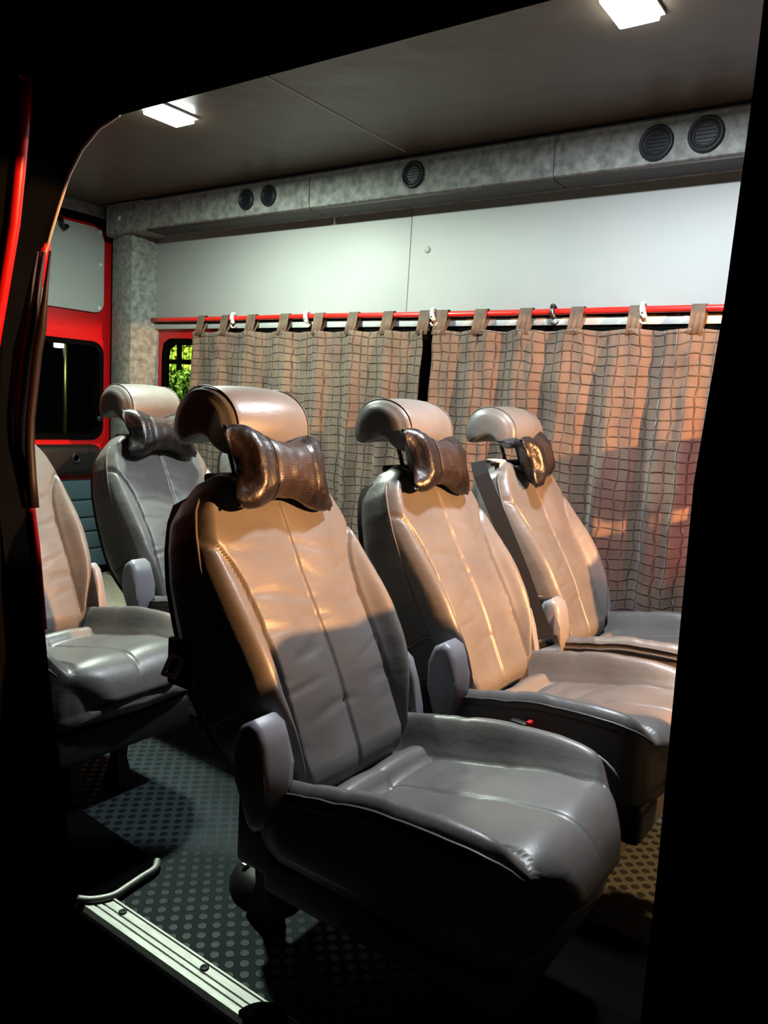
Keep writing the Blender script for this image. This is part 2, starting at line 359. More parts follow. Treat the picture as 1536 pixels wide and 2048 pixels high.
# right-hand (far) rear door leaf seen from inside
def door_leaf(idx, y0, y1, seen):
    bm = bmesh.new()
    out = resample(rrect(y0, y1, -1.13, .875, [.02, .14 if seen else .02, .02 if seen else .14, .02], 8), 96)
    wy0, wy1 = y0+.11, y1-.095
    hole = resample(rrect(wy0, wy1, -.27, .235, .06, 8), 96)
    framed(bm, out, hole, 'x', -3.83, -3.88)
    # pressed frame standing proud around the window and outer rim
    framed(bm, resample(rrect(wy0-.05, wy1+.035, -.33, .275, .07, 8), 96), hole, 'x', -3.815, -3.84)
    d = link('door_%d' % idx, bm, M['red'], kind='structure', sharp=30)
    off = -Vector(d.location)+Vector((0, 0, H))
    def sub(name, bm, m, **k):
        o = link(name, bm, m, d, **k); o.location = off; return o
    bm = bmesh.new(); framed(bm, resample(rrect(wy0-.012, wy1+.012, -.285, .25, .07, 8), 96), resample(rrect(wy0+.012, wy1-.012, -.255, .222, .05, 8), 96), 'x', -3.808, -3.86)
    sub('window_seal', bm, M['black_matt'], smooth=False)
    bm = bmesh.new(); prism(bm, rrect(wy0, wy1, -.265, .232, .05), 'x', -3.855, -3.86); sub('window_pane', bm, M['glass'], smooth=False)
    bm = bmesh.new(); prism(bm, rrect(y0+.06, y1-.085, .405, .85, [.05, .07, .05, .03] if seen else [.03, .05, .07, .05]), 'x', -3.826, -3.812, .002)
    sub('white_board', bm, M['white_panel'], sharp=30)
    for (yy, zz) in ((y1-.11, .83), (y1-.105, .66), (y1-.11, .43), (y0+.30, .845), (y0+.24, .415), (y0+.08, .6)):
        bm = bmesh.new(); ringd(bm, (-3.812, yy, zz), (1, 0, 0), [(.011, 0), (.011, .002), (.006, .005), (.0004, .005)], 12); sub('screw_cap', bm, M['frame_white'])
    # trim carrier with latch
    bm = bmesh.new(); box(bm, -3.83, -3.74, y0+.06, y1-.13, -.47, -.31, .035, 4); sub('latch_housing', bm, M['black_plastic'])
    bm = bmesh.new(); ringd(bm, (-3.742, y1-.29, -.38), (1, 0, 0), [(.03, 0), (.03, .006), (.02, .009), (.015, .002), (.001, .002)], 18); sub('latch_knob', bm, M['black_plastic'])
    bm = bmesh.new()
    zq = [-.50, -.62, -.72, -.80, -.90, -1.06]
    for a, b in zip(zq, zq[1:]): box(bm, -3.83, -3.80, y0+.04, y1-.02, b+.002, a-.002, .012, 3)
    sub('quilted_panel', bm, M['quilt'], sharp=60)
    return d
door_leaf(1, 1.86, 2.71, True)
door_leaf(2, .98, 1.85, False)
bm = bmesh.new(); tube(bm, [(-3.812, 2.355, .845), (-3.79, 2.355, .845), (-3.78, 2.355, .82), (-3.78, 2.37, .80), (-3.79, 2.39, .815)], .012, 8)
tag(link('coat_hook', bm, M['black_plastic']), 'black hook at the top of the rear door white board', 'hook')
bm = bmesh.new(); disc(bm, (-3.812, 2.60, -.17), (1, 0, 0), .018, .02, 14, .004)
tag(link('door_stop', bm, M['black_plastic']), 'small black stop knob beside the rear door window', 'stop')
bm = bmesh.new(); box(bm, -3.78, -3.02, 1.0, 2.74, ZF, ZF+.006, .002)
tag(link('floor_mat', bm, M['mat']), 'pale beige speckled mat on the rear floor behind the seats', 'mat')

# near side: body wall with the sliding-door opening
opening = [(-1.33, -1.29), (-1.33, -1.06), (-1.377, -.85), (-1.433, -.595), (-1.463, -.42), (-1.480, -.337), (-1.502, -.238), (-1.500, -.12), (-1.49, .0), (-1.478, .10), (-1.457, .239), (-1.432, .29), (-1.404, .335), (-1.372, .387), (-1.333, .426), (-1.28, .455), (-1.223, .468), (-.22, .468), (-.19, .46), (-.18, .43), (-.18, .31), (-.183, .119), (-.192, -.057), (-.187, -.30), (-.183, -.476), (-.18, -1.29)]
inn = []
for k in range(len(opening)):
    a = Vector(opening[k]); b = Vector(opening[(k+1) % len(opening)]); s = max(1, int((b-a).length/.08))
    for j in range(s): inn.append(tuple(a.lerp(b, j/s)))
cx, cz = -.75, -.2
outw = []
for (px, pz) in inn:
    dx, dz = px-cx, pz-cz; s = 1e9
    if dx > 1e-6: s = min(s, (XE-cx)/dx)
    if dx < -1e-6: s = min(s, (XR-.06-cx)/dx)
    if dz > 1e-6: s = min(s, (1.0-cz)/dz)
    if dz < -1e-6: s = min(s, (-1.30-cz)/dz)
    outw.append((cx+dx*s, cz+dz*s))
bm = bmesh.new(); framed(bm, outw, inn, 'y', .80, .868)
# corners of the rectangle
for c in ((XR-.06, -1.3), (XE, -1.3), (XR-.06, 1.0), (XE, 1.0)): pass
link('wall_right', bm, M['black_matt'], smooth=False, kind='structure')
# beige edge bead along the curved corner
bead = [(-1.457, .239), (-1.43, .29), (-1.404, .335), (-1.372, .387), (-1.333, .426), (-1.28, .456), (-1.223, .469)]
bead2 = [(-1.223, .469), (-.22, .469)]
bm = bmesh.new(); tube(bm, [(x, .868, z) for x, z in bead], .0035, 6)
link('trim_1', bm, M['lip'], kind='structure')
bm = bmesh.new()
for q, r in ((.05, .009), (.5, .013), (.92, .010)):
    tube(bm, [(xr_+(xl_-xr_)*q, .80, z) for xr_, xl_, z in ((-1.318, -1.365, .235), (-1.335, -1.395, .15), (-1.345, -1.41, .10), (-1.358, -1.43, .06), (-1.382, -1.455, -.064), (-1.384, -1.449, -.115), (-1.378, -1.42, -.18), (-1.370, -1.398, -.232))], [r*.25, r*.6, r, r, r, r, r, r], 8)
link('trim_2', bm, mat('dark_rubber', (.012, .007, .007), .5, spec=.25), kind='structure')
bm = bmesh.new(); tube(bm, [(-1.497, .866, -.15), (-1.497, .866, -.24), (-1.476, .866, -.33), (-1.462, .866, -.42), (-1.45, .866, -.5)], .007, 6)
link('trim_3', bm, M['red'], kind='structure')
bm = bmesh.new(); tube(bm, [(-1.442, .868, .29), (-1.455, .868, .25), (-1.47, .868, .19)], [.006, .012, .008], 6)
link('trim_4', bm, M['red'], kind='structure')
# slid-back door outside
DE = ((-1.25, -1.30), (-.8, -1.36), (-.4, -1.405), (-.1, -1.415), (.06, -1.40), (.144, -1.372), (.27, -1.33), (.426, -1.299), (.50, -1.29))
bm = bmesh.new(); loft(bm, [[Vector((x-.02, .735, z)), Vector((x-.02, .765, z)), Vector((x-1.3, .765, z)), Vector((x-1.3, .70, z)), Vector((x-.02, .71, z))] for z, x in DE])
link('door_3', bm, M['black_matt'], kind='structure', sharp=40)
bm = bmesh.new(); tube(bm, [(x-.012, .745, z) for z, x in DE[3:]], .011, 8)
link('trim_12', bm, M['red'], kind='structure')
bm = bmesh.new(); box(bm, -1.34, -.17, .855, .866, -1.30, -1.063)
link('trim_14', bm, M['black_matt'], smooth=False, kind='structure')
# aluminium sill
bm = bmesh.new()
prof = [(.868, -1.10), (.862, -1.062), (.868, -1.053), (.880, -1.053), (.881, -1.056), (.884, -1.056), (.885, -1.053), (.893, -1.053), (.894, -1.056), (.897, -1.056), (.898, -1.053), (.914, -1.053), (.915, -1.050), (.919, -1.050), (.920, -1.060), (.920, -1.10)]
prism(bm, prof, 'x', -1.325, -.183)
link('trim_11', bm, M['alu'], smooth=False, kind='structure')
for (x, lab) in ((-1.226, 'black sill screw nearest the rear end of the aluminium step plate'), (-.981, 'black sill screw further forward on the aluminium step plate')):
    bm = bmesh.new(); ringd(bm, (x, .905, -1.053), (0, 0, 1), [(.0085, 0), (.0085, .002), (.005, .003), (.004, .001), (.0002, .001)], 16)
    tag(link('sill_screw', bm, M['black_plastic']), lab, 'screw', 'screws in the sill plate')
bm = bmesh.new()
pts = []
for k in range(13):
    a = math.pi*k/12; pts.append((-.80-.047*math.cos(a), .862+.052*math.sin(a)))
prism(bm, pts, 'z', -1.053, -1.035, .005)
tag(link('rubber_buffer', bm, M['black_matt']), 'dark rounded rubber buffer on the sill at the bottom edge', 'buffer')
# thin black floor sheet just behind the opening, with its metal edging strip
bm = bmesh.new(); foot = [(-2.1, .87), (-1.325, .87), (-1.297, .89), (-1.282, .92), (-1.285, .96), (-1.290, 1.0), (-1.296, 1.035), (-1.318, 1.058), (-2.1, 1.10)]
prism(bm, foot, 'z', ZF, ZF+.012, .004)
t = thing('corner_sheet', (-1.7, .98, ZF), 'thin black corner sheet behind the sill with a curved metal edge', 'mat')
bmesh.ops.translate(bm, verts=bm.verts, vec=(1.7, -.98, -ZF)); link('sheet_body', bm, M['black_matt'], t, sharp=40)
bm = bmesh.new(); path = [(-1.325, .868), (-1.30, .885), (-1.280, .92), (-1.283, .96), (-1.288, 1.0), (-1.292, 1.035), (-1.312, 1.058)]
pv = [Vector(p) for p in path]; fp = []
for i in range(len(pv)-1):
    a, b, c, d = pv[max(i-1, 0)], pv[i], pv[i+1], pv[min(i+2, len(pv)-1)]
    for k in range(5):
        t_ = k/5; fp.append(tuple(.5*((2*b)+(-a+c)*t_+(2*a-5*b+4*c-d)*t_*t_+(-a+3*b-3*c+d)*t_**3)))
path = fp+[path[-1]]
tube(bm, [(x+1.7, y-.98, .011) for x, y in path], .008, 8)
o = link('edging_strip', bm, M['alu'], t); o['label'] = 'curved aluminium edging strip'
bm = bmesh.new(); box(bm, -2.25, -1.80, 1.66, 1.70, ZF, ZF+.008, .003); box(bm, -2.25, -1.80, 1.705, 1.72, ZF, ZF+.012, .003)
tag(link('floor_rail', bm, M['alu']), 'short aluminium seat rail strip on the floor between the seat rows', 'floor rail')
t = thing('sticker', (-1.434, .870, -.80), 'tiny orange and green sticker on the black door jamb', 'sticker')
bm = bmesh.new(); prism(bm, [(-.008, .014), (-.008, .0), (.014, .012), (.012, .035), (.002, .03)], 'y', -.001, .002); link('sticker_top', bm, M['orange'], t, smooth=False)
bm = bmesh.new(); prism(bm, [(-.008, .0), (-.006, -.014), (.012, -.001), (.014, .012)], 'y', -.001, .002); link('sticker_bottom', bm, M['green'], t, smooth=False)

bm = bmesh.new(); box(bm, -.62, .3, .925, 1.52, ZF, ZF+.008, .003)  # thin black sheet added to darken floor the ceiling lamp would light
tag(link('floor_shade_sheet', bm, M['black_matt']), 'added black sheet shading the floor in front of the foreground seat', 'mat')
bm = bmesh.new(); box(bm, .0, .02, .90, 1.36, ZF, -.17, .004)  # unseen panel added to keep warm light off the foreground seat side
tag(link('warm_light_blocker', bm, M['black_matt'], sharp=30), 'added low black panel blocking warm light ahead of the door pillar', 'light blocker')
# ceiling lights
for (c, lab) in ((LED_L, 'lit white rectangular ceiling lamp towards the rear doors'), (LED_R, 'lit white rectangular ceiling lamp at the top right above the front seat row')):
    t = thing('ceiling_lamp', (c[0], c[1], ZC), lab, 'ceiling lamp', 'lit ceiling lamps')
    bm = bmesh.new(); box(bm, -.058, .058, -.085, .085, -.008, .0, .003); link('lamp_frame', bm, M['frame_white'], t, sharp=30)
    bm = bmesh.new(); box(bm, -.048, .048, -.072, .072, -.024, -.008, .004); link('diffuser', bm, M['led'], t, sharp=30)

# cab: overhead shelf and its warm lamp (ahead of the pillar)
bm = bmesh.new(); box(bm, .10, 1.5, .88, 2.75, .42, .50, .01)
box(bm, .10, .12, .88, 2.75, .376, .43)  # lip added so the warm light misses the white wall boarding
tag(link('overhead_shelf', bm, M['black_plastic'], sharp=30), 'black overhead shelf above the cab seats ahead of the pillar', 'shelf')
t = thing('cab_lamp', (DOME[0], DOME[1]+.0, .42), 'warm dome lamp under the cab overhead shelf', 'lamp')
bm = bmesh.new(); box(bm, -.06, .06, -.05, .05, -.015, .0, .004); link('lamp_housing', bm, M['black_plastic'], t, sharp=30)
bm = bmesh.new(); box(bm, -.045, .045, -.035, .035, -.022, -.015, .003); link('diffuser', bm, M['dome'], t, sharp=30)

# ================================================================== CURTAINS
bm = bmesh.new(); tube(bm, [(-3.515+.1*k, 2.72, .379-.002*math.sin(k*.4)) for k in range(49)], .0115, 12)
tag(link('curtain_rod', bm, M['red_rod']), 'long red metal curtain rod running along the far side wall', 'curtain rod')
def zrod(x): return .379
def curtain(name, x0, x1, zb, tabs, label, seed):
    t = thing(name, ((x0+x1)/2, 2.69, zb), label, 'curtain', 'netted brown side curtains')
    ox, oy, oz = (x0+x1)/2, 2.69, zb
    bm = bmesh.new(); uvl = bm.loops.layers.uv.new('UVMap')
    nx = int((x1-x0)/.009); nz = 70; zt = .314
    rnd = random.Random(seed); ph = [rnd.uniform(0, 6.28) for _ in range(6)]
    grid = []; uvs = []
    for j in range(nz+1):
        fz = j/nz; row = []
        for i in range(nx+1):
            x = x0+(x1-x0)*i/nx
            d = min(abs(x-tb) for tb in tabs); near = min([tb for tb in tabs], key=lambda q: abs(x-q))
            # sag of the top hem between tabs
            sp = .1; sag = .008*min(1, d/sp)
            z = zt-sag*(1-fz)**2 + (zb-zt+sag)*fz
            amp = .008+.017*smooth(0, .6, fz)
            y = 2.694 + amp*(math.sin(x*31+ph[0]+.8*math.sin(x*5+ph[1])+.5*fz)+.5*math.sin(x*67+ph[2]+1.2*fz*math.sin(x*9)))
            y += .005*noise.noise(Vector((x*14, fz*9, seed)))*(1+2*math.exp(-fz*8))+.004*noise.noise(Vector((x*45, fz*14, seed+3)))*(.4+1.5*math.exp(-fz*6))
            xx = x+.006*math.sin(x*40+ph[3]+fz*2)*fz
            y = min(y, 2.728)
            row.append(bm.verts.new((xx-ox, y-oy, z-oz))); uvs.append(0)
        grid.append(row)
    bm.verts.index_update()
    arcs = [0]
    for i in range(nx): arcs.append(arcs[-1]+(x1-x0)/nx*(1+.12*math.sin(i*.23)))
    for j in range(nz):
        for i in range(nx):
            f = bm.faces.new((grid[j][i], grid[j][i+1], grid[j+1][i+1], grid[j+1][i]))
            for l, (a, b) in zip(f.loops, ((i, j), (i+1, j), (i+1, j+1), (i, j+1))):
                l[uvl].uv = (arcs[a], (zt-zb)*(1-b/nz)+.006*math.sin(arcs[a]*8+seed))
    c = link('curtain_cloth', bm, M['curtain'], t)
    md = c.modifiers.new('thickness', 'SOLIDIFY'); md.thickness = .002
    for tb in tabs:
        bm = bmesh.new(); wd = rnd.uniform(.023, .028); tl = rnd.uniform(-.004, .004)
        cz = zrod(tb); loops = []
        for k in range(-8, 9):
            x = tb+wd*k/8
            lp = []
            prof = [(2.682, .292), (2.6815, .352), (2.6840, .372), (2.6865, .386), (2.6935, .3915), (2.70, .3925), (2.7065, .3915), (2.7135, .386), (2.716, .372), (2.714, .345), (2.700, .305)]
            inner = [(2.698, .306), (2.7115, .346), (2.7135, .372), (2.7115, .3845), (2.7055, .3892), (2.70, .39), (2.6945, .3892), (2.6885, .3845), (2.6865, .372), (2.6835, .352), (2.685, .292)]
            for (y, z) in prof+inner: lp.append(Vector((x+tl*(z-.35)*6-ox, y-oy+.02*smooth(.30, .36, z)+.001*math.sin(k), z+.003-oz)))
            loops.append(lp)
        loft(bm, loops, cap=False)
        for lps in (0, -1): pass
        link('tab_loop', bm, M['tab'], t)
    return t
curtain('curtain', -3.145, -1.752, -.72, [-3.112, -2.94, -2.756, -2.541, -2.331, -2.137, -1.95, -1.765], 'left netted brown curtain hanging behind the headrests near the rear window', 3)
curtain('curtain', -1.705, -.30, -.74, [-1.686, -1.508, -1.317, -1.116, -.903, -.697, -.50, -.33], 'right netted brown curtain hanging beside the far front seats', 8)
for (x, lab, mm) in ((-2.878, 'white plastic clip on the red rod near the left end', 'frame_white'), (-2.401, 'white plastic clip on the red rod amid the left curtain', 'frame_white'), (-1.723, 'white plastic clip on the red rod between the two curtains', 'frame_white'), (-.877, 'white plastic clip on the red rod above the right curtain', 'frame_white'), (-1.206, 'dark metal clip on the red rod above the right curtain', 'steel')):
    t = thing('curtain_clip', (x, 2.715, .313), lab, 'clip', 'clips on the curtain rod')
    bm = bmesh.new()
    tube(bm, [(-.004, -.016, .085), (-.002, -.019, .07), (.002, -.019, .05), (.010, -.017, .038)], [.007, .010, .011, .008], 8)
    tube(bm, [(-.004, -.016, .085), (-.003, .0, .088), (-.001, .016, .078)], [.007, .006, .005], 8)
    link('clip_body', bm, M[mm], t)
    bm = bmesh.new(); tube(bm, [(.010+.016*math.cos(a), -.018, .030+.012*math.sin(a)) for a in [math.pi*(1+k/8) for k in range(9)]], .0035, 6)
    link('clip_hook', bm, M[mm], t)
    bm = bmesh.new(); disc(bm, (.002, -.027, .052), (0, -1, 0), .0035, .003, 10); link('clip_screw', bm, M['black_plastic'], t)

# ================================================================== SEATS (local frame: origin on the floor, x forward)
U = Vector((-.468, 0, .884)); NV = Vector((.884, 0, .468)); P0 = Vector((0, 0, .40))
def bp(s, y, n): return P0+U*s+NV*n+Vector((0, y, 0))
def wback(s): return lerpt([(-.05, .150), (0, .170), (.05, .187), (.1, .207), (.15, .220), (.25, .2265), (.33, .2265), (.41, .221), (.47, .209), (.52, .192), (.57, .165), (.60, .140), (.62, .12)], s)
def seam_y(s):   # bolster seam
    return lerpt([(-.1, .150), (.05, .151), (.2, .150), (.30, .153), (.36, .160), (.40, .172), (.43, .188), (.455, .208), (.48, .230)], s)
def make_back():
    bm = bmesh.new(); loops = []
    ss = [-.05, -.045, -.035, -.02]+[k*.006 for k in range(0, 92)]+[.553+.006*k for k in range(9)]
    ss = sorted(set(round(s, 4) for s in ss)); smax = .606
    NX = 124
    for s in ss:
        wd = wback(s)
        e = 1.0
        if s > .545: e = math.sqrt(max(0, 1-((s-.545)/(smax-.545))**2))
        if s < 0: e = math.sqrt(max(.08, 1-((-s)/.055)**2))
        th = lerpt([(-.05, .12), (0, .145), (.2, .15), (.4, .13), (.6, .10)], s)
        mid = -th*.5
        loop = []
        for i in range(NX+1):
            v = -1+2*i/NX; v = math.copysign(abs(v)**.92, v); y = v*wd
            f = .010*math.exp(-((s-.18)/.12)**2)
            sy = seam_y(s); bo = max(0, abs(y)-sy)/max(.02, wd-sy) if sy < wd else 0
            fade = 1-smooth(.22, .50, s)
            f += .034*fade*smooth(0, .62, bo)*(.55+.45*smooth(-.02, .12, s))
            edge = max(0, (abs(y)-(wd-.028))/.028)
            f -= .030*edge**2.2
            def groove(d, a=.0075, sg=.0042): return a*math.exp(-(d/sg)**2)
            f -= groove(y, .006 if s < .52 else .003)
            slope = (seam_y(s+.004)-seam_y(s-.004))/.008
            if sy < wd+.006: f -= groove((abs(y)-sy)/math.sqrt(1+slope*slope), .009)*smooth(.6, 1, (wd+.012-sy)/.012)
            # softly stuffed panels
            if abs(y) < sy: f += .006*math.sin(math.pi*min(1, abs(y)/sy))*(1-smooth(.42, .52, s))
            # transverse creases in the worn leather
            q = noise.noise(Vector((y*9, s*42+2*noise.noise(Vector((y*6, s*8, 5.))), 1.7)))
            f -= .0026*max(0, q-.08)**1.0*(smooth(.0, .1, s)*(1-smooth(.32, .5, s)))*(2.2 if abs(y) < sy else .5)
            f += .002*noise.noise(Vector((y*11, s*11, 9.1)))
            if s > .50:   # neck scoop between the shoulders
                f -= .012*smooth(.5, .58, s)*math.exp(-(y/.06)**4)
            n = mid+(f-mid)*e
            dip = .030*math.exp(-(y/.085)**4)*smooth(.50, .60, s)
            shoulder = .022*(abs(v)**3)*smooth(.50, .60, s)
            loop.append(bp(s-dip-shoulder, y, n))
        # side and rear
        for k in range(1, 6):
            q = k/6; loop.append(bp(s-.022*smooth(.50, .60, s), wd*(1+.022*math.sin(math.pi*q)), (mid+(-.028-mid)*e)*(1-q)+(-th-mid)*q*e+mid*q))
        for i in range(13):
            v = 1-2*i/12; y = v*wd*.985
            dip = .030*math.exp(-(y/.085)**4)*smooth(.50, .60, s); sh = .022*(abs(v)**3)*smooth(.50, .60, s)
            loop.append(bp(s-dip-sh, y, mid+(-th-mid-.012*(1-v*v))*e))
        for k in range(5, 0, -1):
            q = k/6; loop.append(bp(s-.022*smooth(.50, .60, s), -wd*(1+.022*math.sin(math.pi*q)), (mid+(-.028-mid)*e)*(1-q)+(-th-mid)*q*e+mid*q))
        loops.append(loop)
    loft(bm, loops)
    return bm
def wcush(x): return lerpt([(-.06, .20), (0, .222), (.2, .225), (.33, .226), (.40, .219), (.44, .204), (.47, .180), (.49, .15), (.50, .12)], x)
def zcush(x, y):
    wd = wcush(x)
    z = lerpt([(-.06, .33), (0, .335), (.08, .352), (.2, .378), (.32, .404), (.42, .420), (.6, .43)], x)
    sy = .150+.03*smooth(.40, .50, x)
    bo = max(0, abs(y)-sy)/.07
    rear = 1-smooth(.15, .50, x)
    z += (.030+.045*rear)*smooth(0, .7, bo)*(.35+.65*(1-smooth(.36, .52, x)))
    if abs(y) > wd-.02: z -= .018*((abs(y)-wd+.02)/.02)**2
    if abs(y) < sy: z += .006*math.sin(math.pi*abs(y)/sy)
    for d, a in ((y, .006), (abs(y)-sy, .010)):
        z -= a*math.exp(-(d/.0042)**2)*(smooth(.05, .09, x) if a < .008 else 1)*(1-.8*smooth(.43, .5, x))
    if abs(y) < sy-.004:
        z += .026*math.exp(-((x-.045)/.024)**4); z -= .012*math.exp(-((x-.085)/.008)**2)
    q = noise.noise(Vector((y*10, x*38+2*noise.noise(Vector((y*5, x*6, 2.))), 4.4)))
    z -= .005*max(0, q-.05)*(1-smooth(.2, .4, x))
    z += .003*noise.noise(Vector((y*9, x*9, 3.3)))
    return z
def make_cushion():
    bm = bmesh.new(); loops = []; xn = .497; xs = .378
    NX = 80
    ts = [-.06, -.055, -.04, -.02]+[.01*k for k in range(0, 38)]+[xs+(xn-xs)*math.sin(math.pi/2*k/16) for k in range(1, 16)]
    for x in ts:
        wd = wcush(x); e = 1.0
        if x > xs: e = math.sqrt(max(.004, 1-((x-xs)/(xn-xs))**2.7))
        if x < -.04: e = .8 if x < -.056 else .95
        zm = .318; zb = .262
        loop = []
        for i in range(NX+1):
            v = -1+2*i/NX; y = v*wd; ze = zcush(x, y)
            loop.append(Vector((x-.035*max(0, (abs(v)-.55)/.45)**2*smooth(.36, .49, x), y, zm+(ze-zm)*e)))
        for k in range(1, 6):
            q = k/6; a = loop[NX]
            loop.append(Vector((a.x, wd*(1+.025*math.sin(math.pi*q)), a.z*(1-q)+(zm+(zb-zm)*e)*q)))
        for i in range(9):
            v = 1-2*i/8; loop.append(Vector((x-.02*abs(v)*smooth(.36, .49, x), v*wd*.97, zm+(zb-zm)*e)))
        a = loop[0]
        for k in range(5, 0, -1):
            q = k/6; loop.append(Vector((a.x, -wd*(1+.025*math.sin(math.pi*q)), a.z*(1-q)+(zm+(zb-zm)*e)*q)))
        loops.append(loop)
    loft(bm, loops)
    return bm
def hr_profile():
    # side outline of the headrest (x,z), comma shaped
    pts = [(-.205, .975), (-.203, 1.005), (-.212, 1.035), (-.232, 1.058), (-.262, 1.074), (-.300, 1.080), (-.336, 1.072), (-.362, 1.050), (-.376, 1.020), (-.378, .992), (-.370, .972), (-.352, .966), (-.325, .976), (-.290, .984), (-.258, .975), (-.235, .958), (-.217, .958)]
    pts = [((x-.84)*1.055+.84, (z-1.06)*1.055+1.06) for x, z in pts]
    # smooth with Catmull-Rom
    out = []; n = len(pts); P = [Vector(p) for p in pts]
    for i in range(n):
        a, b, c, d = P[i-1], P[i], P[(i+1) % n], P[(i+2) % n]
        for k in range(3):
            t = k/3; out.append(.5*((2*b)+(-a+c)*t+(2*a-5*b+4*c-d)*t*t+(-a+3*b-3*c+d)*t**3))
    return out
def make_headrest():
    bm = bmesh.new(); pr = hr_profile(); c = sum(pr, Vector((0, 0)))/len(pr); loops = []
    W = .116
    for k in range(33):
        v = -1+2*k/32; v = math.copysign(1-(1-abs(v))**1.5, v); y = v*W
        e = 1.0; d = (abs(y)-(W-.022))/.022
        if d > 0: e = 1-.16*(1-math.sqrt(max(0, 1-d*d)))
        sag = -.006*v*v
        loops.append([Vector((c.x+(p.x-c.x)*e-.010*v*v, y, c.y+(p.y-c.y)*e+sag+.0015*noise.noise(Vector((p.x*12, y*12, p.y*12))))) for p in pr])
    # rounded closing of both ends
    for sgn, where in ((-1, 0), (1, None)):
        base = loops[0] if sgn < 0 else loops[-1]
        ext = []
        for e, dy in ((.92, .005), (.75, .009), (.45, .011)):
            ext.append([Vector((c.x+(p.x-c.x)*e, p.y+sgn*dy, c.y+(p.z-c.y)*e)) for p in base])
        if sgn < 0: loops = list(reversed(ext))+loops
        else: loops = loops+ext
    loft(bm, loops)
    return bm
def recl_cover(sgn):
    # arched plastic cover beside the hinge; outline in (x,z)
    if sgn < 0: prof = [(-.045, .33), (-.062, .42), (-.060, .48), (-.046, .517), (-.022, .532), (.0, .522), (.012, .495), (.018, .45), (.018, .41), (.010, .36), (-.005, .335), (-.03, .32)]
    else: prof = [(-.10, .27), (-.10, .40), (-.096, .475), (-.085, .512), (-.062, .53), (-.04, .515), (-.022, .47), (-.01, .41), (.0, .36), (-.004, .33), (-.03, .30)]
    bm = bmesh.new()
    y0, y1 = (-.283, -.208) if sgn < 0 else (.218, .246)
    prism(bm, prof, 'y', y0, y1, .016 if sgn < 0 else .009)
    for v in bm.verts:   # the near cover tapers towards its foot
        if sgn < 0 and v.co.z < .44: v.co.y = -.222+(v.co.y+.222)*(.35+.65*max(0, (v.co.z-.27)/.17))
    return bm
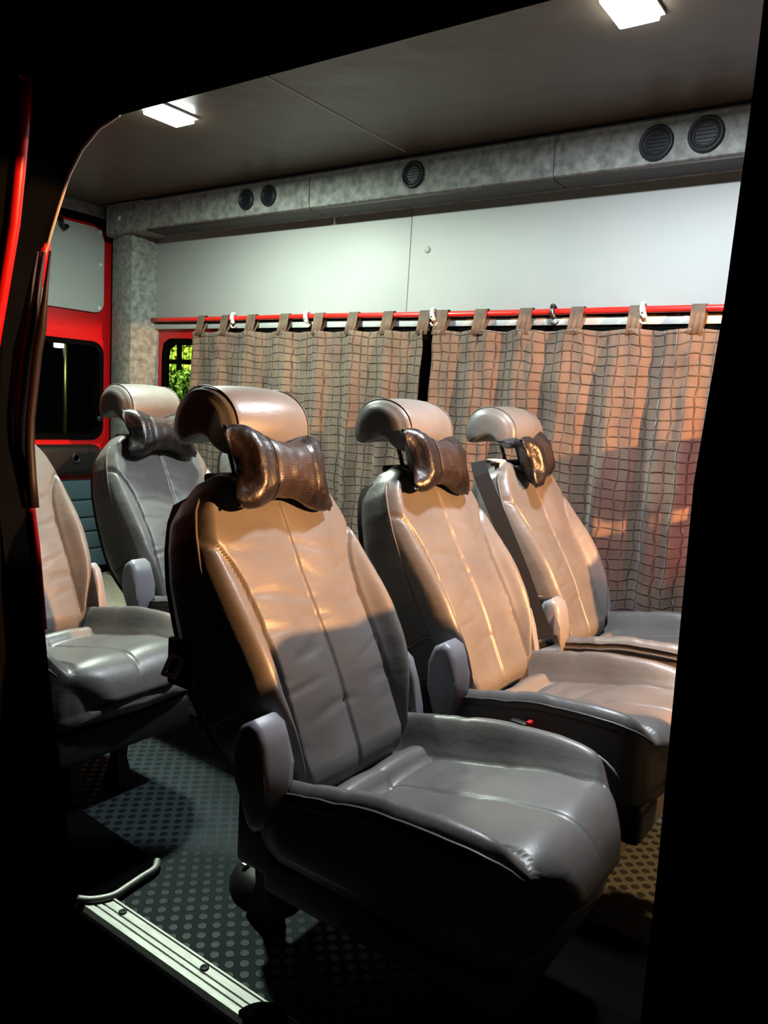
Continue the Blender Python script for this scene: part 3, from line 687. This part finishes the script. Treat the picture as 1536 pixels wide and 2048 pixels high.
def make_seat():
    t = thing('captain_seat', (0, 0, 0), 'x', 'seat', 'grey leather captain seats')
    cu = link('cushion', make_cushion(), M['leather'], t)
    for sg in (-1, 1):
        bm = bmesh.new(); pts = []
        for k in range(30):
            x = -.02+.465*k/29; e = 1 if x < .378 else math.sqrt(max(.004, 1-((x-.378)/.119)**2.7))
            wd = wcush(x); pts.append((x-.0, sg*(wd+.001), .315+(zcush(x, wd)-.315)*e+.001))
        tube(bm, pts, .0032, 6); p = link('piping', bm, M['piping'], cu)
        bm = bmesh.new(); tube(bm, [(a, b*1.015, c-.016) for a, b, c in pts[:26]], .0022, 6); link('piping', bm, M['piping'], cu)
    ba = link('backrest', make_back(), M['leather'], t)
    for sg in (-1, 1):
        bm = bmesh.new(); pts = []
        for k in range(40):
            s = .12+.435*k/39; pts.append(bp(s-.022*smooth(.50, .60, s), sg*(wback(s)+.0005), -.0275))
        tube(bm, pts, .003, 6); link('piping', bm, M['piping'], ba)
        # flap edge above the hinge cover
        bm = bmesh.new(); tube(bm, [bp(.135, sg*(wback(.135)+.004), -.125), bp(.140, sg*(wback(.14)+.009), -.08), bp(.150, sg*(wback(.15)+.007), -.035), bp(.135, sg*(wback(.135)-.004), -.002), bp(.10, sg*(wback(.1)-.012), .012)], .0035, 6)
        link('flap_edge', bm, M['leather'], ba)
    bm = bmesh.new()   # rear shell
    sh = []
    for s in [-.04+.03*k for k in range(21)]:
        wd = wback(s)*.95; th = lerpt([(-.05, .12), (0, .145), (.2, .15), (.4, .13), (.6, .10)], s)
        dn = .018 if s < .54 else .010
        lp = [bp(s, y, -th+.03) for y in (-wd, wd)]+[bp(s, y, -th-dn) for y in (wd*1.02, wd*.6, 0, -wd*.6, -wd*1.02)]
        sh.append([lp[0]]+[lp[1]]+lp[2:])
    loft(bm, sh); link('rear_shell', bm, M['black_plastic'], t, sharp=50)
    hr = link('headrest', make_headrest(), M['leather'], t); hr.location.y = .014
    pr = hr_profile(); c = sum(pr, Vector((0, 0)))/len(pr)
    for sg in (-1, 1):
        bm = bmesh.new(); tube(bm, [(c.x+(p.x-c.x)*1.003-.008, sg*.102, c.y+(p.y-c.y)*1.006-.004) for p in pr[:30]], .0018, 6)
        link('piping', bm, M['piping'], hr)
        bm = bmesh.new(); tube(bm, [(-.315, sg*.055+.01, .89), (-.335, sg*.055+.01, .94), (-.36, sg*.055+.01, 1.0)], .006, 8)
        link('headrest_post', bm, M['steel'], t)
        link('recliner_cover', recl_cover(sg), M['grey_plastic'], t, sharp=50)
    bm = bmesh.new()   # upper rear bracket bar
    box(bm, -.345, -.30, -.11, .11, .885, .905, .008, 3); link('post_guide', bm, M['black_plastic'], t)
    # base
    bm = bmesh.new(); box(bm, -.06, .44, -.20, .20, .17, .26, .02, 3); box(bm, -.13, -.02, -.20, .20, .20, .40, .02, 3); box(bm, -.20, -.10, -.11, .11, .17, .30, .02, 3)
    link('seat_base', bm, M['black_plastic'], t, sharp=40)
    for sg in (-1, 1):
        for (xa, xb) in ((-.20, -.12), (.26, .34)):
            bm = bmesh.new(); xm = (xa+xb)/2
            loft(bm, [[Vector((xm+dx*r, sg*.07+dy*r2, z)) for dx, dy in ((-1, -1), (1, -1), (1, 1), (-1, 1))] for z, r, r2 in ((.0, .035, .022), (.03, .03, .02), (.08, .018, .014), (.18, .025, .02))])
            link('leg', bm, M['black_plastic'], t, sharp=40)
    return t
seat0 = make_seat()
ROWS = [(-.84, 1.155, 'front row near seat, warm lit above and grey below, right in the foreground'),
        (-.84, 1.765, 'front row middle seat between the foreground seat and the curtain side seat'),
        (-.84, 2.370, 'front row far seat next to the curtain with a belt over its shoulder'),
        (-1.99, 1.155, 'rear row near seat at the left edge, partly cut off by the dark door jamb'),
        (-1.99, 1.765, 'rear row middle seat with a pale cream headrest and grey back'),
        (-2.03, 2.370, 'rear row far seat mostly hidden behind the foreground seat'),
        (.36, 1.50, 'black backed cab passenger seat without headrest ahead of the door pillar'),
        (.36, 2.42, 'cab driver seat with headrest beside the far wall ahead of the pillar')]
seats = []
for i, (x, y, lab) in enumerate(ROWS):
    s = seat0 if i == 0 else copy_tree(seat0)
    s.location = (x, y, ZF+H+(.07 if i >= 6 else 0)); s['label'] = lab; seats.append(s)
    s['group'] = 'front row of leather seats' if i < 3 else ('rear row of leather seats' if i < 6 else 'cab seats')
    if i >= 6:
        for ch in list(s.children):
            if i == 6 and ch.name.split('.')[0] in ('headrest', 'headrest_post', 'post_guide'):
                for g in list(ch.children): bpy.data.objects.remove(g)
                bpy.data.objects.remove(ch)
# seat details that only some have
bm = bmesh.new(); framed(bm, resample(rrect(-.017, .017, -.022, .022, .003, 3), 32), resample(rrect(-.010, .010, -.014, .014, .002, 3), 32), 'y', -.003, .003)
o = link('latch_ring', bm, M['frame_white'], seats[0], smooth=False); o.rotation_euler = (math.radians(-35), 0, math.radians(10)); o.location = (-.25, -.250, .563); o['label'] = 'chrome rectangular latch ring'
bm = bmesh.new(); box(bm, -.28, -.22, -.240, -.228, .52, .61, .004); link('latch_plate', bm, M['black_plastic'], seats[0])
bm = bmesh.new(); box(bm, -.325, -.285, -.17, -.11, .902, .912, .004, 3); box(bm, -.29, -.284, -.15, -.11, .88, .91, .002)
o = link('cloth_tag', bm, M['white_cloth'], seats[2]); o['label'] = 'small white cloth over the seat shoulder'
# floor bracket with metal latch under the foreground seat
t = thing('floor_anchor', (-1.065, 1.15, ZF), 'black oval floor anchor with a small bright metal latch below the foreground seat', 'floor anchor')
bm = bmesh.new()
ringd(bm, (0, 0, 0), (0, 0, 1), [(.085, 0), (.085, .02), (.075, .04), (.05, .055), (.001, .06)], 24)
for v in bm.verts: v.co.y *= .8
link('anchor_cover', bm, M['black_plastic'], t)
bm = bmesh.new(); tube(bm, [(-.035, .055, .066), (-.02, .045, .068), (-.018, .015, .070), (-.03, -.01, .068)], [.006, .009, .007, .005], 8); tube(bm, [(-.02, .045, .068), (.008, .06, .068)], .004, 8)
link('metal_latch', bm, M['chrome'], t)
bm = bmesh.new(); box(bm, -.042, -.028, -.034, -.020, .058, .064, .001); link('catch_plate', bm, M['chrome'], t)

# shoulder belt on the far front seat, buckles between seats
def strap(bm, pts, wv, th=.0015):
    loops = []
    for k, p in enumerate(pts):
        p = Vector(p); t = (Vector(pts[min(k+1, len(pts)-1)])-Vector(pts[max(k-1, 0)])).normalized()
        s = Vector(wv); s = (s-s.dot(t)*t).normalized()*.024; nn = t.cross(s).normalized()*th
        loops.append([p+s+nn, p-s+nn, p-s-nn, p+s-nn])
    loft(bm, loops)
b = thing('seat_belt', (-.84, 2.12, ZF), 'dark seat belt webbing running down between the middle and far front seats', 'seat belt')
wp = [(-1.16, 2.18, -.16), (-1.15, 2.12, -.155), (-1.12, 2.09, -.19), (-1.065, 2.08, -.275), (-.967, 2.075, -.44), (-.888, 2.07, -.585), (-.848, 2.07, -.655), (-.83, 2.07, -.70), (-.805, 2.07, -.76), (-.79, 2.08, -.88)]
bm = bmesh.new(); fine = []
for a, c in zip(wp, wp[1:]):
    for k in range(4): fine.append(tuple(Vector(a).lerp(Vector(c), k/4)))
fine.append(wp[-1])
strap(bm, [(p[0]+.84, p[1]-2.12, p[2]-ZF) for p in fine], (.8, .5, .3)); link('webbing', bm, M['belt'], b, smooth=False)
bm = bmesh.new()
framed(bm, resample(rrect(-.036, .036, -.022, .022, .005, 3), 40), resample(rrect(-.027, .027, -.004, .014, .003, 3), 40), 'y', -.006, .004)
o = link('belt_tongue', bm, M['chrome'], b, sharp=30); o.location = (-.005, -.062, .403); o.rotation_euler = (math.radians(-15), math.radians(-25), math.radians(25))
for (x, y, z, lab) in ((-.76, 1.485, -.70, 'red and black belt buckle just beyond the foreground seat cushion'), (-.655, 1.50, -.655, 'red topped black belt buckle against the middle seat cushion side')):
    t = thing('belt_buckle', (x, y, z-.06), lab, 'belt buckle', 'belt buckles between the front seats')
    bm = bmesh.new(); box(bm, -.028, .012, -.010, .010, .0, .055, .004, 3); tube(bm, [(-.01, 0, .0), (-.02, 0, -.1), (-.04, 0, -.2)], .007, 8); link('buckle_body', bm, M['black_plastic'], t)
    bm = bmesh.new(); box(bm, .010, .022, -.009, .009, .012, .062, .003, 3); link('release_button', bm, M['red_button'], t)

# ================================================================== NECK PILLOWS
def pillow_mesh():
    W = .116; bm1 = bmesh.new(); loops = []; A = 44; K = 32
    def sect(a):
        aa = abs(a)
        h = .057+.031*smooth(.15, .95, aa); th = .044*(1-.12*aa)
        e = 1.0
        if aa > .72: e = math.sqrt(max(.02, 1-((aa-.72)/.29)**2))
        gr = 1-.10*math.exp(-((aa-.50)/.03)**2)
        lp = []
        for k in range(K):
            q = 2*math.pi*k/K; cs, sn = math.cos(q), math.sin(q)
            hz = h*math.copysign(abs(sn)**.75, sn)*(.62+.38*e if True else 1)*(.94+.06*gr)
            nn = th*math.copysign(abs(cs)**.85, cs)*e*gr*(1-.35*abs(sn)**3)
            stretch = 1+.27*(abs(sn)**2.2)*smooth(.5, 1, aa)-.05*(1-abs(sn))*smooth(.7, 1, aa)
            wr = .004*noise.noise(Vector((a*5, math.sin(q)*3, math.cos(q)*2)))+.0045*noise.noise(Vector((a*14, math.sin(q)*5, 3)))*smooth(.5, .8, aa)
            lp.append(Vector((nn+wr, a*W*stretch, hz)))
        return lp
    ys = [-1+2*k/A for k in range(A+1)]
    loft(bm1, [sect(a) for a in ys])
    bm2 = bmesh.new(); cl = [sect(a) for a in [-.48+.96*k/20 for k in range(21)]]
    cl = [[Vector((p.x*1.03, p.y, p.z*1.012)) for p in l] for l in cl]; loft(bm2, cl, cap=False)
    bm3 = []
    for sg in (-1, 1):
        b = bmesh.new(); l = sect(sg*.93); tube(b, [Vector((p.x*.4-.004, sg*abs(p.y)*1.02, p.z*1.03)) for p in l]+[Vector((l[0].x*.4-.004, sg*abs(l[0].y)*1.02, l[0].z*1.03))], .0028, 6, cap=False); bm3.append(b)
    return bm1, bm2, bm3
def make_pillow():
    t = thing('neck_pillow', (0, 0, 0), 'x', 'pillow', 'neck pillows')
    a, b, c = pillow_mesh()
    link('pillow_body', a, M['pillow'], t); o = link('centre_panel', b, M['perf'], t); o['label'] = 'perforated centre panel'
    for q in c: link('piping', q, M['pillow'], t)
    bm = bmesh.new()
    for z in (.0,):
        tube(bm, [(-.02, -.07, .05), (-.05, -.09, .075), (-.09, -.10, .10)], .003, 6); tube(bm, [(-.02, .07, .05), (-.05, .09, .075), (-.09, .10, .10)], .003, 6)
    link('strap', bm, M['pillow'], t)
    return t
pil0 = make_pillow()
PIL = [(0, -.004, .566, .040, -6, 4, 'brown black neck pillow strapped to the foreground seat headrest'),
       (1, -.014, .566, .040, -6, 4, 'dark bone shaped neck pillow on the front row middle seat'),
       (2, .005, .570, .040, 6, 14, 'small dark neck pillow tilted on the seat beside the curtain'),
       (4, -.005, .560, .040, -2, 0, 'black neck pillow below the pale cream headrest in the rear row')]
for i, (si, dy, s, n, tilt, yaw, lab) in enumerate(PIL):
    p = pil0 if i == 0 else copy_tree(pil0)
    c = bp(s, dy, n)+Vector(seats[si].location)
    p.location = c; p.rotation_euler = (math.radians(tilt), math.radians(-22), math.radians(yaw)); p['label'] = lab

# ================================================================== OUTSIDE beyond the small rear window
bm = bmesh.new(); box(bm, -30, 8, -4, 24, -H-.05, -H); link('ground', bm, M['grass'], smooth=False, kind='structure')
def hedge(name, lab, x0, x1, y0, y1, z0, z1, m, nleaf, seed, size):
    rnd = random.Random(seed); t = thing(name, ((x0+x1)/2, (y0+y1)/2, z0), lab, 'hedge')
    ox, oy, oz = (x0+x1)/2, (y0+y1)/2, z0
    bm = bmesh.new()
    for _ in range(nleaf):
        c = Vector((rnd.uniform(x0, x1)-ox, rnd.uniform(y0, y1)-oy, (z1-z0)*rnd.random()**.6)); c.z += .08*noise.noise(Vector((c.x*2, c.y, 1)))
        a = Vector((rnd.gauss(0, 1), rnd.gauss(0, 1), rnd.gauss(0, 1))).normalized(); b_ = a.orthogonal().normalized()
        r = size*rnd.uniform(.6, 1.3)
        vs = [bm.verts.new(c+a*r), bm.verts.new(c+b_*r*.5), bm.verts.new(c-a*r), bm.verts.new(c-b_*r*.5)]; bm.faces.new(vs)
    o = link('foliage', bm, m, t, smooth=False)
    bm = bmesh.new(); box(bm, x0-ox, x1-ox, (y0-oy)*.6, (y1-oy)*.6, 0, (z1-z0)*.85, .05); link('inner_growth', bm, m, t)
    return t
hedge('hedge', 'clipped green hedge seen low through the small rear window', -7.4, -4.9, 5.2, 5.9, -H, .20, M['leaf'], 16000, 2, .028)
hedge('bush', 'bright yellow green foliage beyond the wire fence', -12.0, -9.3, 9.0, 9.6, -H, 2.2, M['leaf_bright'], 22000, 5, .05)['category'] = 'bush'
t = thing('wire_fence', (-8.0, 6.6, -H), 'green wire mesh fence beyond the small rear window', 'fence')
bm = bmesh.new()
for k in range(38): tube(bm, [(-1.0+k*.11, 0, .6), (-1.0+k*.11, 0, 3.2)], .005, 4)
for k in range(14): tube(bm, [(-1.0, 0, .8+k*.18), (3.1, 0, .8+k*.18)], .007, 4)
link('wire_mesh', bm, M['fence'], t, smooth=False)
for x in (-1.0, .02, 1.6, 3.1):
    bm = bmesh.new(); box(bm, x-.022, x+.022, -.03, .03, 0, 3.3, .004); link('post', bm, M['fence'], t, smooth=False)
bm = bmesh.new(); box(bm, -1.0, 3.1, -.03, .03, 2.02, 2.08, .004); link('rail', bm, M['fence'], t, smooth=False)
# things dimly seen through the dark rear-door window
t = thing('lamp_post', (-12.5, 7.85, -H), 'distant lamp post with a small white light behind the rear door window', 'lamp post')
bm = bmesh.new(); tube(bm, [(0, 0, 0), (0, 0, 3.0)], .04, 8); link('post', bm, M['steel'], t)
bm = bmesh.new(); box(bm, -.05, .10, -.19, -.07, 2.3, 2.42, .02); link('lantern', bm, mat('lantern_glow', (1, 1, 1), .5, emit=((.9, .95, 1), 2.0)), t)
